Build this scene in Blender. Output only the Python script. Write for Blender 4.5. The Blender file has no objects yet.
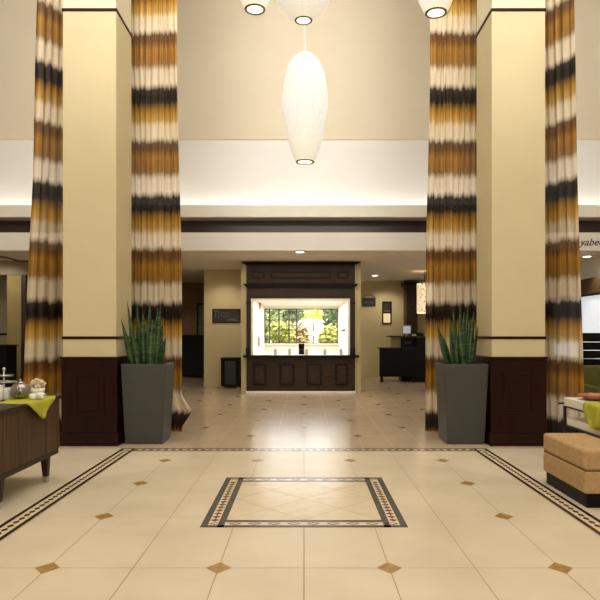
import bpy, bmesh, math, random
from mathutils import Vector, Matrix, noise
random.seed(7)
C = bpy.context.scene
COL = C.collection
PI = math.pi
F = 604.0; HC = 1.4            # focal length in pixels, eye height in metres

def P(x, y, Y):                 # photograph pixel at depth Y -> point in the room
    return Vector(((x-304)*Y/F, Y, HC+(334-y)*Y/F))

# ------------------------------------------------------------------ materials
def srgb(r, g, b):
    def f(c):
        c /= 255.0
        return c/12.92 if c <= .04045 else ((c+.055)/1.055)**2.4
    return (f(r), f(g), f(b), 1)

def newmat(name):
    m = bpy.data.materials.new(name); m.use_nodes = True
    n = m.node_tree.nodes; l = m.node_tree.links
    return m, n, l, n['Principled BSDF']

def mat(name, col, rough=.5, metal=0, var=.06, scale=6, stretch=(1,1,1), emit=0, ecol=None, coat=0, spec=.5, bump=0, bscale=60, alpha=1, trans=0):
    m, n, l, b = newmat(name)
    c = srgb(*col)
    tc = n.new('ShaderNodeTexCoord'); mp = n.new('ShaderNodeMapping'); mp.inputs['Scale'].default_value = stretch
    l.new(tc.outputs['Object'], mp.inputs['Vector'])
    nz = n.new('ShaderNodeTexNoise'); nz.inputs['Scale'].default_value = scale; nz.inputs['Detail'].default_value = 4
    l.new(mp.outputs['Vector'], nz.inputs['Vector'])
    cr = n.new('ShaderNodeValToRGB')
    cr.color_ramp.elements[0].position = .3; cr.color_ramp.elements[1].position = .7
    cr.color_ramp.elements[0].color = tuple(max(0, x*(1-var)) for x in c[:3])+(1,)
    cr.color_ramp.elements[1].color = tuple(min(1, x*(1+var)) for x in c[:3])+(1,)
    l.new(nz.outputs['Fac'], cr.inputs['Fac']); l.new(cr.outputs['Color'], b.inputs['Base Color'])
    b.inputs['Roughness'].default_value = rough; b.inputs['Metallic'].default_value = metal
    b.inputs['Specular IOR Level'].default_value = spec
    b.inputs['Coat Weight'].default_value = coat; b.inputs['Coat Roughness'].default_value = .08
    b.inputs['Alpha'].default_value = alpha
    b.inputs['Transmission Weight'].default_value = trans
    if emit:
        b.inputs['Emission Strength'].default_value = emit
        b.inputs['Emission Color'].default_value = srgb(*(ecol or col))
    if bump:
        bn = n.new('ShaderNodeTexNoise'); bn.inputs['Scale'].default_value = bscale
        l.new(mp.outputs['Vector'], bn.inputs['Vector'])
        bp = n.new('ShaderNodeBump'); bp.inputs['Strength'].default_value = bump; bp.inputs['Distance'].default_value = .004
        l.new(bn.outputs['Fac'], bp.inputs['Height']); l.new(bp.outputs['Normal'], b.inputs['Normal'])
    return m

M = {}
M['tile'] = mat('cream_tile', (208,194,167), .26, var=.07, scale=1.7, spec=.24)
M['tile_out'] = mat('pale_tile', (212,198,172), .2, var=.06, scale=2.1, spec=.45)
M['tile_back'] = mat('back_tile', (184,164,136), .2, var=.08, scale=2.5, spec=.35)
M['grout'] = mat('grout', (150,126,96), .6)
M['grout_soft'] = mat('grout_soft', (172,146,112), .5)
M['stone_dark'] = mat('dark_stone', (52,38,34), .25, var=.35, scale=25)
M['stone_green'] = mat('green_black_stone', (44,46,42), .25, var=.35, scale=25)
M['stone_tan'] = mat('tan_stone', (160,122,66), .25, var=.25, scale=22)
M['stone_brown'] = mat('brown_stone', (120,78,54), .25, var=.35, scale=22)
M['stone_cream'] = mat('cream_stone', (214,196,162), .22, var=.06, scale=9)
M['col_paint'] = mat('cream_column_paint', (206,192,152), .6, var=.02, scale=3)
M['col_top'] = mat('pale_column_paint', (216,206,178), .6, var=.02, scale=3)
M['mahogany'] = mat('mahogany', (34,6,6), .3, var=.35, scale=5, stretch=(6,6,.6), coat=.03, spec=.2)
M['wenge'] = mat('dark_brown_wood', (54,40,31), .45, var=.25, scale=6, stretch=(1,6,6), spec=.2)
M['wenge_dark'] = mat('near_black_wood', (24,15,12), .45, var=.25, scale=6, stretch=(1,6,6), spec=.2)
M['walnut'] = mat('walnut', (76,54,31), .5, var=.6, scale=7, stretch=(5,5,.2), spec=.2)
M['walnut_dark'] = mat('dark_walnut', (44,29,18), .45, var=.25, scale=7, stretch=(6,.5,6), spec=.25)
M['wall_beige'] = mat('beige_wall', (210,200,178), .75, var=.02, scale=1.2)
M['wall_grey'] = mat('pale_grey_wall', (222,220,216), .75, var=.015, scale=1.2)
M['fascia'] = mat('white_fascia', (226,222,212), .6, var=.02, scale=2)
M['fascia_dark'] = mat('dark_band_wood', (46,27,18), .4, var=.2, stretch=(.5,5,5))
M['ceil_low'] = mat('low_ceiling', (226,218,206), .8, var=.02)
M['wall_yellow'] = mat('straw_wall', (192,176,134), .7, var=.03, scale=2)
M['wall_olive'] = mat('olive_wall', (150,132,84), .7, var=.04, scale=2)
M['wall_brown'] = mat('brown_wall', (120,92,60), .7, var=.06, scale=2)
M['wall_taupe'] = mat('taupe_wall', (140,130,112), .7, var=.04, scale=2)
M['white_paint'] = mat('white_paint', (238,232,222), .5, var=.02)
M['planter'] = mat('charcoal_planter', (62,62,57), .5, var=.06, scale=4)
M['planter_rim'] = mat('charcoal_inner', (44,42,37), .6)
M['soil'] = mat('soil', (42,30,22), .95, var=.4, scale=40, bump=.6)
M['silver'] = mat('silver', (190,188,182), .22, metal=1, var=.06)
M['pewter'] = mat('pewter', (150,146,140), .3, metal=.85, var=.1)
M['white_grey'] = mat('pale_enamel', (190,188,180), .3, var=.03)
M['steel'] = mat('dark_steel', (48,46,42), .4, metal=.5)
M['porcelain'] = mat('porcelain', (240,236,226), .2, var=.02, coat=.3)
M['cream_petal'] = mat('cream_petals', (242,228,200), .6, var=.12, scale=30)
M['leaf_small'] = mat('small_leaf', (86,104,52), .5, var=.2, scale=20)
M['lime'] = mat('lime_cloth', (168,166,44), .8, var=.14, scale=20, bump=.3, bscale=220)
M['tan_fabric'] = mat('tan_woven_fabric', (176,142,98), .85, var=.16, scale=24, bump=.5, bscale=160)
M['tan_seam'] = mat('tan_seam', (112,82,46), .9)
M['black'] = mat('black_lacquer', (8,6,6), .45, spec=.15, var=.2)
M['black_soft'] = mat('black_leather', (13,11,11), .5, spec=.2, var=.15)
M['white_slab'] = mat('white_slab', (232,226,210), .3, var=.03)
M['olive_fabric'] = mat('olive_fabric', (92,90,38), .85, var=.15, scale=14, bump=.4, bscale=120)
M['red_wood'] = mat('reddish_wood', (150,86,60), .4, var=.3, scale=12, stretch=(1,1,6))
M['bread'] = mat('dried_fill', (176,124,80), .8, var=.3, scale=30)
M['white_glow'] = mat('cord_white_glow', (240,236,226), .4, emit=.4)  # emission added so the unlit cord and cap look bright
M['ring_dark'] = mat('lamp_ring', (104,96,66), .35, metal=.6)
M['lamp_glow'] = mat('lamp_glow', (255,246,214), .5, emit=1.6, ecol=(255,240,200))
M['down_glow'] = mat('downlight_glow', (255,244,220), .5, emit=9, ecol=(255,236,200))
M['sign_black'] = mat('sign_black', (34,31,28), .4, var=.15)
M['sign_grey'] = mat('sign_grey', (84,82,76), .5, var=.1)
M['paper'] = mat('paper', (225,220,205), .7)
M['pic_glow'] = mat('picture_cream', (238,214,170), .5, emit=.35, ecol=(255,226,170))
M['pic_green'] = mat('picture_green', (92,96,62), .5, var=.4, scale=9)
M['letters'] = mat('sign_letters', (72,58,46), .5)
M['screen'] = mat('screen_pale', (196,204,204), .3, emit=.25, ecol=(220,232,235))
M['lawn'] = mat('lawn', (168,176,98), .9, var=.2, scale=3)
M['path'] = mat('pale_path', (250,240,216), .9, var=.05)
M['parasol'] = mat('grey_parasol', (150,146,156), .8)
M['trunk'] = mat('trunk', (110,84,58), .9, var=.3, scale=10)
M['valance'] = mat('brown_valance', (84,60,32), .85, var=.45, scale=18)
M['blind'] = mat('pale_blind_glow', (226,232,240), .7, var=.02, emit=.45, ecol=(225,235,250))  # daylight on the slats put in as emission
M['mullion'] = mat('dark_mullion', (58,60,52), .5)
M['box_brown'] = mat('cardboard_brown', (158,122,92), .7, var=.1)
for i, c in enumerate([(170,172,92),(128,140,86),(96,108,74),(206,200,112),(150,128,84)]):
    M['leaf%d' % i] = mat('garden_leaf_%d' % i, c, .6, var=.3, scale=6)

def lamp_mat():                 # ribbed translucent lantern skin, softly lit from within
    m, n, l, b = newmat('lantern_skin')
    uv = n.new('ShaderNodeUVMap'); sp = n.new('ShaderNodeSeparateXYZ'); l.new(uv.outputs['UV'], sp.inputs[0])
    mu = n.new('ShaderNodeMath'); mu.operation = 'MULTIPLY'; mu.inputs[1].default_value = 48*PI*2; l.new(sp.outputs['X'], mu.inputs[0])
    sn = n.new('ShaderNodeMath'); sn.operation = 'SINE'; l.new(mu.outputs[0], sn.inputs[0])
    bp = n.new('ShaderNodeBump'); bp.inputs['Strength'].default_value = .5; bp.inputs['Distance'].default_value = .01
    l.new(sn.outputs[0], bp.inputs['Height']); l.new(bp.outputs['Normal'], b.inputs['Normal'])
    cr = n.new('ShaderNodeValToRGB')
    cr.color_ramp.elements[0].position = 0; cr.color_ramp.elements[0].color = srgb(255,242,208)
    cr.color_ramp.elements[1].position = .38; cr.color_ramp.elements[1].color = srgb(246,244,240)
    l.new(sp.outputs['Y'], cr.inputs[0])
    l.new(cr.outputs[0], b.inputs['Emission Color']); b.inputs['Emission Strength'].default_value = .46
    b.inputs['Base Color'].default_value = srgb(226,226,224); b.inputs['Roughness'].default_value = .6
    return m
M['lantern'] = lamp_mat()

def curtain_mat():
    m, n, l, b = newmat('dyed_sheer_curtain')
    uv = n.new('ShaderNodeUVMap'); sp = n.new('ShaderNodeSeparateXYZ'); l.new(uv.outputs['UV'], sp.inputs[0])
    def math_(op, a, bb=None):
        k = n.new('ShaderNodeMath'); k.operation = op
        for i, v in enumerate((a, bb)):
            if v is None: continue
            if isinstance(v, (int, float)): k.inputs[i].default_value = v
            else: l.new(v, k.inputs[i])
        return k.outputs[0]
    def noise2(sx, sy, detail=2):
        cx = n.new('ShaderNodeCombineXYZ'); l.new(math_('MULTIPLY', sp.outputs['X'], sx), cx.inputs[0]); l.new(math_('MULTIPLY', sp.outputs['Y'], sy), cx.inputs[1])
        nz = n.new('ShaderNodeTexNoise'); nz.inputs['Scale'].default_value = 1; nz.inputs['Detail'].default_value = detail; l.new(cx.outputs[0], nz.inputs['Vector'])
        return nz.outputs['Fac']
    jit = math_('MULTIPLY', math_('SUBTRACT', noise2(2.3, .12, 3), .5), .11)
    d = math_('DIVIDE', math_('SUBTRACT', 1.70, sp.outputs['Y']), 1.546)
    d = math_('FRACT', math_('ADD', math_('ADD', d, jit), 10.0))
    cr = n.new('ShaderNodeValToRGB'); r = cr.color_ramp
    stops = [(0,(26,19,12)),(.05,(34,25,15)),(.105,(146,106,36)),(.16,(184,140,54)),(.22,(192,158,90)),(.285,(236,220,188)),(.375,(238,222,192)),
             (.43,(104,72,38)),(.49,(114,76,28)),(.56,(166,118,38)),(.65,(158,112,38)),(.70,(150,116,62)),(.765,(234,218,190)),(.875,(238,222,194)),(.935,(52,40,27)),(1,(26,19,12))]
    r.elements[0].position = 0; r.elements[0].color = srgb(*stops[0][1])
    r.elements[1].position = 1; r.elements[1].color = srgb(*stops[-1][1])
    for p, c in stops[1:-1]:
        e = r.elements.new(p); e.color = srgb(*c)
    l.new(d, cr.inputs[0])
    st = noise2(5.5, .12, 3)
    ml = n.new('ShaderNodeMapRange'); ml.inputs[1].default_value = .3; ml.inputs[2].default_value = .7; ml.inputs[3].default_value = .52; ml.inputs[4].default_value = 1.3
    l.new(st, ml.inputs[0])
    mx = n.new('ShaderNodeMix'); mx.data_type = 'RGBA'; mx.blend_type = 'MULTIPLY'; mx.inputs[0].default_value = 1
    fr = n.new('ShaderNodeValToRGB'); fe = fr.color_ramp
    fe.elements[0].position = .22; fe.elements[0].color = (1,1,1,1); fe.elements[1].position = .93; fe.elements[1].color = (1,1,1,1)
    for p, v in ((.28,.3),(.39,.3),(.44,1),(.70,1),(.76,.3),(.88,.3)):
        e = fe.elements.new(p); e.color = (v,v,v,1)
    l.new(d, fr.inputs[0]); l.new(fr.outputs[0], mx.inputs[0])
    l.new(cr.outputs[0], mx.inputs[6])
    cc = n.new('ShaderNodeCombineColor')
    for i in range(3): l.new(ml.outputs[0], cc.inputs[i])
    l.new(cc.outputs[0], mx.inputs[7])
    l.new(mx.outputs[2], b.inputs['Base Color']); b.inputs['Roughness'].default_value = .45
    b.inputs['Specular IOR Level'].default_value = .2
    tl = n.new('ShaderNodeBsdfTranslucent'); l.new(mx.outputs[2], tl.inputs['Color'])
    m1 = n.new('ShaderNodeMixShader'); m1.inputs[0].default_value = .22
    l.new(b.outputs[0], m1.inputs[1]); l.new(tl.outputs[0], m1.inputs[2])
    tr = n.new('ShaderNodeBsdfTransparent')
    ar = n.new('ShaderNodeValToRGB'); a = ar.color_ramp        # pale bands are sheer, dyed bands nearly opaque
    a.elements[0].position = .24; a.elements[0].color = (.02,)*3+(1,); a.elements[1].position = .93; a.elements[1].color = (.02,)*3+(1,)
    for p, v in ((.29,.25),(.38,.25),(.44,.04),(.70,.04),(.77,.25),(.88,.25)):
        e = a.elements.new(p); e.color = (v,v,v,1)
    l.new(d, ar.inputs[0])
    m2 = n.new('ShaderNodeMixShader'); l.new(ar.outputs[0], m2.inputs[0]); l.new(m1.outputs[0], m2.inputs[1]); l.new(tr.outputs[0], m2.inputs[2])
    l.new(m2.outputs[0], n['Material Output'].inputs[0])
    return m
M['curtain'] = curtain_mat()

def leaf_mat():
    m, n, l, b = newmat('snake_plant_leaf')
    tc = n.new('ShaderNodeTexCoord'); mp = n.new('ShaderNodeMapping'); mp.inputs['Scale'].default_value = (3,3,26)
    l.new(tc.outputs['Object'], mp.inputs[0])
    nz = n.new('ShaderNodeTexNoise'); nz.inputs['Scale'].default_value = 2; nz.inputs['Detail'].default_value = 3; l.new(mp.outputs[0], nz.inputs['Vector'])
    cr = n.new('ShaderNodeValToRGB'); cr.color_ramp.elements[0].position = .38; cr.color_ramp.elements[0].color = srgb(22,44,26)
    cr.color_ramp.elements[1].position = .64; cr.color_ramp.elements[1].color = srgb(64,98,46)
    l.new(nz.outputs['Fac'], cr.inputs[0]); l.new(cr.outputs[0], b.inputs['Base Color']); b.inputs['Roughness'].default_value = .42
    return m
M['snake'] = leaf_mat()

def drum_mat():
    m, n, l, b = newmat('speckled_drum_shade')
    tc = n.new('ShaderNodeTexCoord')
    vo = n.new('ShaderNodeTexVoronoi'); vo.inputs['Scale'].default_value = 17; l.new(tc.outputs['Object'], vo.inputs['Vector'])
    cr = n.new('ShaderNodeValToRGB'); cr.color_ramp.elements[0].position = .30; cr.color_ramp.elements[0].color = srgb(118,70,36)
    cr.color_ramp.elements[1].position = .42; cr.color_ramp.elements[1].color = srgb(250,228,186)
    l.new(vo.outputs['Distance'], cr.inputs[0]); l.new(cr.outputs[0], b.inputs['Base Color']); l.new(cr.outputs[0], b.inputs['Emission Color'])
    b.inputs['Emission Strength'].default_value = .75; b.inputs['Roughness'].default_value = .7
    return m
M['drum'] = drum_mat()

def glass_mat():
    m, n, l, b = newmat('window_glass')
    tr = n.new('ShaderNodeBsdfTransparent'); gl = n.new('ShaderNodeBsdfGlossy'); gl.inputs['Roughness'].default_value = .02
    lw = n.new('ShaderNodeLayerWeight'); lw.inputs['Blend'].default_value = .12
    nz = n.new('ShaderNodeTexNoise'); nz.inputs['Scale'].default_value = .5
    mx = n.new('ShaderNodeMixShader'); l.new(lw.outputs['Fresnel'], mx.inputs[0]); l.new(tr.outputs[0], mx.inputs[1]); l.new(gl.outputs[0], mx.inputs[2])
    l.new(mx.outputs[0], n['Material Output'].inputs[0])
    return m
M['glass'] = glass_mat()

def jar_glass():
    m, n, l, b = newmat('jar_glass')
    b.inputs['Base Color'].default_value = srgb(226,232,226); b.inputs['Roughness'].default_value = .06
    b.inputs['Alpha'].default_value = .45; b.inputs['Coat Weight'].default_value = .6
    return m
M['jar'] = jar_glass()

# ------------------------------------------------------------------ mesh helpers
class MB:
    def __init__(s): s.bm = bmesh.new(); s.mi = 0; s.uv = None
    def quad(s, pts, mi=None):
        f = s.bm.faces.new([s.bm.verts.new(p) for p in pts]); f.material_index = s.mi if mi is None else mi; return f
    def box(s, a, b, mi=None, taper=None):
        x0,y0,z0 = a; x1,y1,z1 = b
        v = [s.bm.verts.new(p) for p in ((x0,y0,z0),(x1,y0,z0),(x1,y1,z0),(x0,y1,z0),(x0,y0,z1),(x1,y0,z1),(x1,y1,z1),(x0,y1,z1))]
        for f in ((3,2,1,0),(4,5,6,7),(0,1,5,4),(1,2,6,5),(2,3,7,6),(3,0,4,7)):
            k = s.bm.faces.new([v[i] for i in f]); k.material_index = s.mi if mi is None else mi
        return v
    def frustum(s, c0, h0, c1, h1, mi=None):          # rectangle at c0 (half sizes h0) to rectangle at c1
        a = [s.bm.verts.new((c0[0]+sx*h0[0], c0[1]+sy*h0[1], c0[2])) for sx,sy in ((-1,-1),(1,-1),(1,1),(-1,1))]
        b = [s.bm.verts.new((c1[0]+sx*h1[0], c1[1]+sy*h1[1], c1[2])) for sx,sy in ((-1,-1),(1,-1),(1,1),(-1,1))]
        fs = [a[::-1], b]+[[a[i],a[(i+1)%4],b[(i+1)%4],b[i]] for i in range(4)]
        for f in fs: s.bm.faces.new(f).material_index = s.mi if mi is None else mi
    def lathe(s, prof, c=(0,0,0), n=24, mi=None, caps=True, uv=False, sx=1, sy=1):
        rings = []
        for r, z in prof:
            rings.append([s.bm.verts.new((c[0]+r*sx*math.cos(2*PI*i/n), c[1]+r*sy*math.sin(2*PI*i/n), c[2]+z)) for i in range(n)])
        if uv and s.uv is None: s.uv = s.bm.loops.layers.uv.new('UVMap')
        z0, z1 = prof[0][1], prof[-1][1]
        for k in range(len(rings)-1):
            for i in range(n):
                f = s.bm.faces.new((rings[k][i], rings[k][(i+1)%n], rings[k+1][(i+1)%n], rings[k+1][i]))
                f.smooth = True; f.material_index = s.mi if mi is None else mi
                if uv:
                    for lp, (uu, kk) in zip(f.loops, ((i,k),(i+1,k),(i+1,k+1),(i,k+1))):
                        lp[s.uv].uv = (uu/n, (prof[kk][1]-z0)/(z1-z0))
        if caps:
            for ring in (rings[0][::-1], rings[-1]):
                f = s.bm.faces.new(ring); f.material_index = s.mi if mi is None else mi
    def tube(s, pts, r, n=8, mi=None):
        pts = [Vector(p) for p in pts]; rings = []
        rr = r if isinstance(r, (list, tuple)) else [r]*len(pts)
        for i, p in enumerate(pts):
            t = (pts[min(i+1,len(pts)-1)]-pts[max(i-1,0)]).normalized()
            u = t.cross(Vector((0,0,1)) if abs(t.z) < .9 else Vector((1,0,0))).normalized(); w = t.cross(u)
            rings.append([s.bm.verts.new(p+rr[i]*(u*math.cos(2*PI*k/n)+w*math.sin(2*PI*k/n))) for k in range(n)])
        for a, b in zip(rings, rings[1:]):
            for k in range(n):
                f = s.bm.faces.new((a[k], a[(k+1)%n], b[(k+1)%n], b[k])); f.smooth = True; f.material_index = s.mi if mi is None else mi
        for ring in (rings[0][::-1], rings[-1]): s.bm.faces.new(ring).material_index = s.mi if mi is None else mi
    def frame(s, a, b, w, axis='y', d=.02, mi=None):   # rectangular picture frame in XZ, front at a[1], depth d
        (x0,y,z0),(x1,_,z1) = a, b
        s.box((x0,y,z0),(x0+w,y+d,z1),mi); s.box((x1-w,y,z0),(x1,y+d,z1),mi)
        s.box((x0+w,y,z0),(x1-w,y+d,z0+w),mi); s.box((x0+w,y,z1-w),(x1-w,y+d,z1),mi)
    def build(s, name, mats, parent=None, loc=None, bevel=0, seg=2, smooth=False, solid=0, subsurf=0):
        bmesh.ops.recalc_face_normals(s.bm, faces=s.bm.faces) if not getattr(s, 'keepn', False) else None
        me = bpy.data.meshes.new(name)
        o = bpy.data.objects.new(name, me); COL.objects.link(o)
        if loc is not None:
            bmesh.ops.translate(s.bm, vec=-Vector(loc), verts=s.bm.verts); o.location = loc
        s.bm.to_mesh(me); s.bm.free()
        for m in (mats if isinstance(mats, (list, tuple)) else [mats]): me.materials.append(M[m])
        if smooth:
            for p in me.polygons: p.use_smooth = True
        if solid:
            md = o.modifiers.new('thickness', 'SOLIDIFY'); md.thickness = solid; md.offset = 0
        if bevel:
            md = o.modifiers.new('bevel', 'BEVEL'); md.width = bevel; md.segments = seg; md.limit_method = 'ANGLE'
        if subsurf:
            md = o.modifiers.new('sub', 'SUBSURF'); md.levels = subsurf; md.render_levels = subsurf
        if parent is not None:
            o.parent = parent
            pl = parent.location
            if parent.parent: pl = pl + parent.parent.location
            if loc is None: o.location = -pl
            else: o.location = Vector(loc)-pl
        return o

def tag(o, label, cat, group=None):
    o['label'] = label; o['category'] = cat
    if group: o['group'] = group
    return o
def thing(name, label, cat, loc=(0,0,0), group=None):
    o = bpy.data.objects.new(name, None); o.empty_display_size = .1; COL.objects.link(o); o.location = loc
    return tag(o, label, cat, group)
def struct(o): o['kind'] = 'structure'; return o
def copy_tree(o, parent=None):
    c = o.copy(); COL.objects.link(c)
    if parent is not None: c.parent = parent
    for ch in [k for k in bpy.data.objects if k.parent == o]: copy_tree(ch, c)
    return c

# ------------------------------------------------------------------ FLOOR (pattern laid in the floor mesh)
def floor():
    T, D, Y0 = .5115, 1.023, 3.614
    names = ['tile','tile_out','tile_back','grout','stone_dark','stone_tan','stone_brown','stone_cream','grout_soft','stone_green']
    I = {k:i for i,k in enumerate(names)}
    b = MB()
    def rect(x0, y0, x1, y1, z, m): b.quad([(x0,y0,z),(x1,y0,z),(x1,y1,z),(x0,y1,z)], I[m])
    def dia(cx, cy, rx, ry, z, m): b.quad([(cx-rx,cy,z),(cx,cy-ry,z),(cx+rx,cy,z),(cx,cy+ry,z)], I[m])
    XB, YB0, YB1, W = 2.225, 7.215, 7.385, .17
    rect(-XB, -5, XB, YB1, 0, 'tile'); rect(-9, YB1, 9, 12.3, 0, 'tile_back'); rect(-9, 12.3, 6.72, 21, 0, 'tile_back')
    rect(-9, -5, -XB, YB1, 0, 'tile_out'); rect(XB, -5, 9, YB1, 0, 'tile_out')
    g = .0028; z1, z2, z3 = .0006, .0012, .0018
    # grout of the front field, with tan diamonds at alternate joints
    xi, yi = XB-W, YB0
    mx0, mx1, my0, my1 = -.755, .755, 4.37, 5.89
    for k in range(-4, 5):
        x = k*T
        if abs(x) > xi: continue
        if abs(x) < mx1:
            rect(x-g, -3, x+g, my0, z1, 'grout'); rect(x-g, my1, x+g, yi, z1, 'grout')
        else: rect(x-g, -3, x+g, yi, z1, 'grout')
    for k in range(-6, 4):
        y = Y0+k*D
        if my0 < y < my1:
            rect(-xi, y-g, mx0, y+g, z1, 'grout_soft'); rect(mx1, y-g, xi, y+g, z1, 'grout_soft')
        else: rect(-xi, y-g, xi, y+g, z1, 'grout_soft' if k else 'grout')
        for j in (-3,-1,1,3):
            if abs(j) == 1 and my0 < y < my1: continue
            dia(j*T, y, .077, .088, z2, 'stone_tan')
    # outer border: two dark lines and a dashed dark row between
    def bandY(xa, xb, sgn):    # along depth, between xa and xb
        rect(xa, -3, xb, YB1, z1, 'stone_cream')
        w = .036
        rect(xa, -3, xa+w, YB1, z2, 'stone_dark'); rect(xb-w, -3, xb, YB1, z2, 'stone_dark')
        c = (xa+xb)/2; y = -2.9
        while y < YB0:
            dia(c, y, .024, .042, z2, 'stone_dark'); y += .088
    bandY(-XB, -XB+W, 1); bandY(XB-W, XB, -1)
    rect(-XB+W, YB0, XB-W, YB1, z1, 'stone_cream')
    rect(-XB+.036, YB0, XB-.036, YB0+.04, z3, 'stone_dark'); rect(-XB, YB1-.04, XB, YB1, z3, 'stone_dark')
    x = -XB+W
    while x < XB-W:
        rect(x, (YB0+YB1)/2-.024, x+.05, (YB0+YB1)/2+.024, z2, 'stone_brown'); x += .09
    # centre medallion
    w, s = .172, .05
    rect(mx0, my0, mx1, my1, z1, 'stone_cream')
    for (xa, ya, xb, yb) in ((mx0,my0,mx0+s,my1),(mx1-s,my0,mx1,my1),(mx0+w-s,my0,mx0+w,my1),(mx1-w,my0,mx1-w+s,my1)):
        rect(xa, ya, xb, yb, z2, 'stone_green')
    for (xa, ya, xb, yb) in ((mx0+s,my0,mx1-s,my0+s),(mx0+s,my1-s,mx1-s,my1),(mx0+w,my0+w-s,mx1-w,my0+w),(mx0+w,my1-w,mx1-w,my1-w+s)):
        rect(xa, ya, xb, yb, z2, 'stone_dark')
    for sx in (mx0+w/2, mx1-w/2):
        y = my0+w
        while y < my1-w+.01:
            dia(sx, y, .034, .04, z2, 'stone_brown')
            y += .082
    for sy in (my0+w/2, my1-w/2):
        x = mx0+.1
        while x < mx1-.05:
            dia(x, sy, .055, .03, z2, 'stone_brown'); dia(x, sy, .03, .015, z3, 'stone_cream')
            x += .145
    # diagonal joints inside the medallion
    ix0, ix1, iy0, iy1 = mx0+w, mx1-w, my0+w, my1-w
    cx, cy = 0, (iy0+iy1)/2; step = .58
    for sg in (1, -1):
        for k in range(-3, 4):
            # line  y - cy = sg*(x - cx) + k*step
            pts = []
            for xx in (ix0, ix1):
                yy = cy+sg*(xx-cx)+k*step
                if iy0 <= yy <= iy1: pts.append((xx, yy))
            for yy in (iy0, iy1):
                xx = cx+(yy-cy-k*step)/sg
                if ix0 < xx < ix1: pts.append((xx, yy))
            if len(pts) >= 2:
                (xa, ya), (xb, yb) = pts[:2]
                n = Vector((-(yb-ya), xb-xa, 0)).normalized()*.003
                a = Vector((xa,ya,z2)); c = Vector((xb,yb,z2))
                b.quad([a-n, c-n, c+n, a+n], I['grout'])
    # field beyond the border: smaller tiles and staggered dark diamonds
    t2 = .3675
    for k in range(-12, 13):
        x = k*t2; rect(x-.002, YB1, x+.002, 20, z1, 'grout_soft')
    for k in range(0, 18):
        y = YB1+.19+k*.735; rect(-4.5, y-.002, 4.5, y+.002, z1, 'grout_soft')
    for k in range(0, 11):
        y = 8.30+k*.735
        for j in range(-4, 5):
            x = j*1.47+(.735 if k % 2 == 0 else 0)
            if abs(x) < 4: dia(x, y, .062, .085, z2, 'stone_brown')
    # side aisles
    for sg in (-1, 1):
        for k in range(1, 5): rect(sg*(XB+k*1.023)-g, -4, sg*(XB+k*1.023)+g, YB1, z1, 'grout_soft')
        for k in range(-6, 4):
            y = Y0+k*D
            x0, x1 = sorted((sg*XB, sg*8)); rect(x0, y-g, x1, y+g, z1, 'grout_soft')
    for f in b.bm.faces:
        f.normal_update()
        if f.normal.z < 0: f.normal_flip()
    b.keepn = True
    struct(b.build('floor', names))
floor()

# ------------------------------------------------------------------ SHELL
ZL = 3.10                       # low ceiling
YF = 12.22                      # face of the bulkhead
def simple(name, a, c, m, bevel=0):
    b = MB(); b.box(a, c); return struct(b.build(name, m, bevel=bevel))
simple('ceiling', (-9,-5,8.8), (9,13.3,8.9), 'wall_beige')
simple('ceiling', (-9,YF+.02,ZL), (6.72,21,ZL+.1), 'ceil_low')
simple('wall_return', (6.72,12.3,0), (9,12.42,ZL+.1), 'wall_grey')
simple('wall_left', (-9.1,-5,0), (-9,21,8.9), 'wall_beige')
simple('wall_right', (9,-5,0), (9.1,13.2,8.9), 'wall_beige')
simple('wall_front', (-9,-5.1,0), (9,-5,8.9), 'wall_beige')
zb = P(0,140,13).z
simple('wall_upper', (-9,12.95,zb), (9,13.2,8.8), 'wall_beige')
simple('wall_cove', (-9,13.0,ZL+.1), (9,13.2,zb), 'wall_grey')
# bulkhead: top fascia, dark band set back, lower fascia
zt, zf = P(0,205,YF).z, P(0,217,YF).z
simple('trim_1', (-9,YF,zf), (9,12.70,zt), 'fascia')
simple('trim_2', (-9,12.63,ZL+.1), (9,12.69,zf), 'fascia_dark')
simple('trim_3', (-9,YF,ZL-.01), (9,YF+.06,P(0,232.5,YF).z), 'fascia')
# rear walls
YA = 16.0
XA0, XA1 = P(204,0,YA).x, -1.48
simple('wall_rear', (XA0,YA,0), (XA1,YA+.15,ZL), 'wall_yellow')
simple('wall_corridor', (XA0,YA+.15,0), (XA0+.15,21,ZL), 'wall_brown')
simple('wall_far', (-9,20.0,0), (XA0,20.1,ZL), 'wall_brown')
simple('wall_reception', (1.34,19.5,0), (6.72,19.65,ZL), 'wall_yellow')
simple('baseboard_rear', (XA0-.01,YA-.02,0), (XA1,YA,.1), 'wall_yellow')
# hatch block
YH = 14.2
OX0, OX1, OZ0, OZ1 = P(251,0,YH).x, P(350,0,YH).x, P(0,355,YH).z, P(0,298.5,YH).z
b = MB()
b.box((-1.48,YH+.05,0),(OX0,YH+.2,ZL)); b.box((OX1,YH+.05,0),(1.34,YH+.2,ZL))
b.box((OX0,YH+.05,OZ1),(OX1,YH+.2,ZL)); b.box((OX0,YH+.05,0),(OX1,YH+.2,OZ0-.04))
struct(b.build('wall_hatch', 'wall_yellow'))
YW = 19.0
simple('wall_pantry_left', (-1.48,YH+.2,0), (OX0-.002,YW,ZL), 'white_paint')
simple('wall_pantry_right', (OX1+.002,YH+.2,0), (1.34,YW,ZL), 'white_paint')
simple('ceiling', (OX0,YH+.2,2.27), (OX1,YW,2.33), 'white_paint')
zs = P(0,343.5,YW).z
wx0, wx1 = P(264,0,YW).x, P(338,0,YW).x
b = MB(); b.box((OX0,YW,0),(OX1,YW+.12,zs)); b.box((OX0,YW,2.2),(OX1,YW+.12,2.33))
if wx0 > OX0+.01: b.box((OX0,YW,zs),(wx0,YW+.12,2.2))
if wx1 < OX1-.01: b.box((wx1,YW,zs),(OX1,YW+.12,2.2))
struct(b.build('wall_pantry_rear', 'white_paint'))
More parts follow.
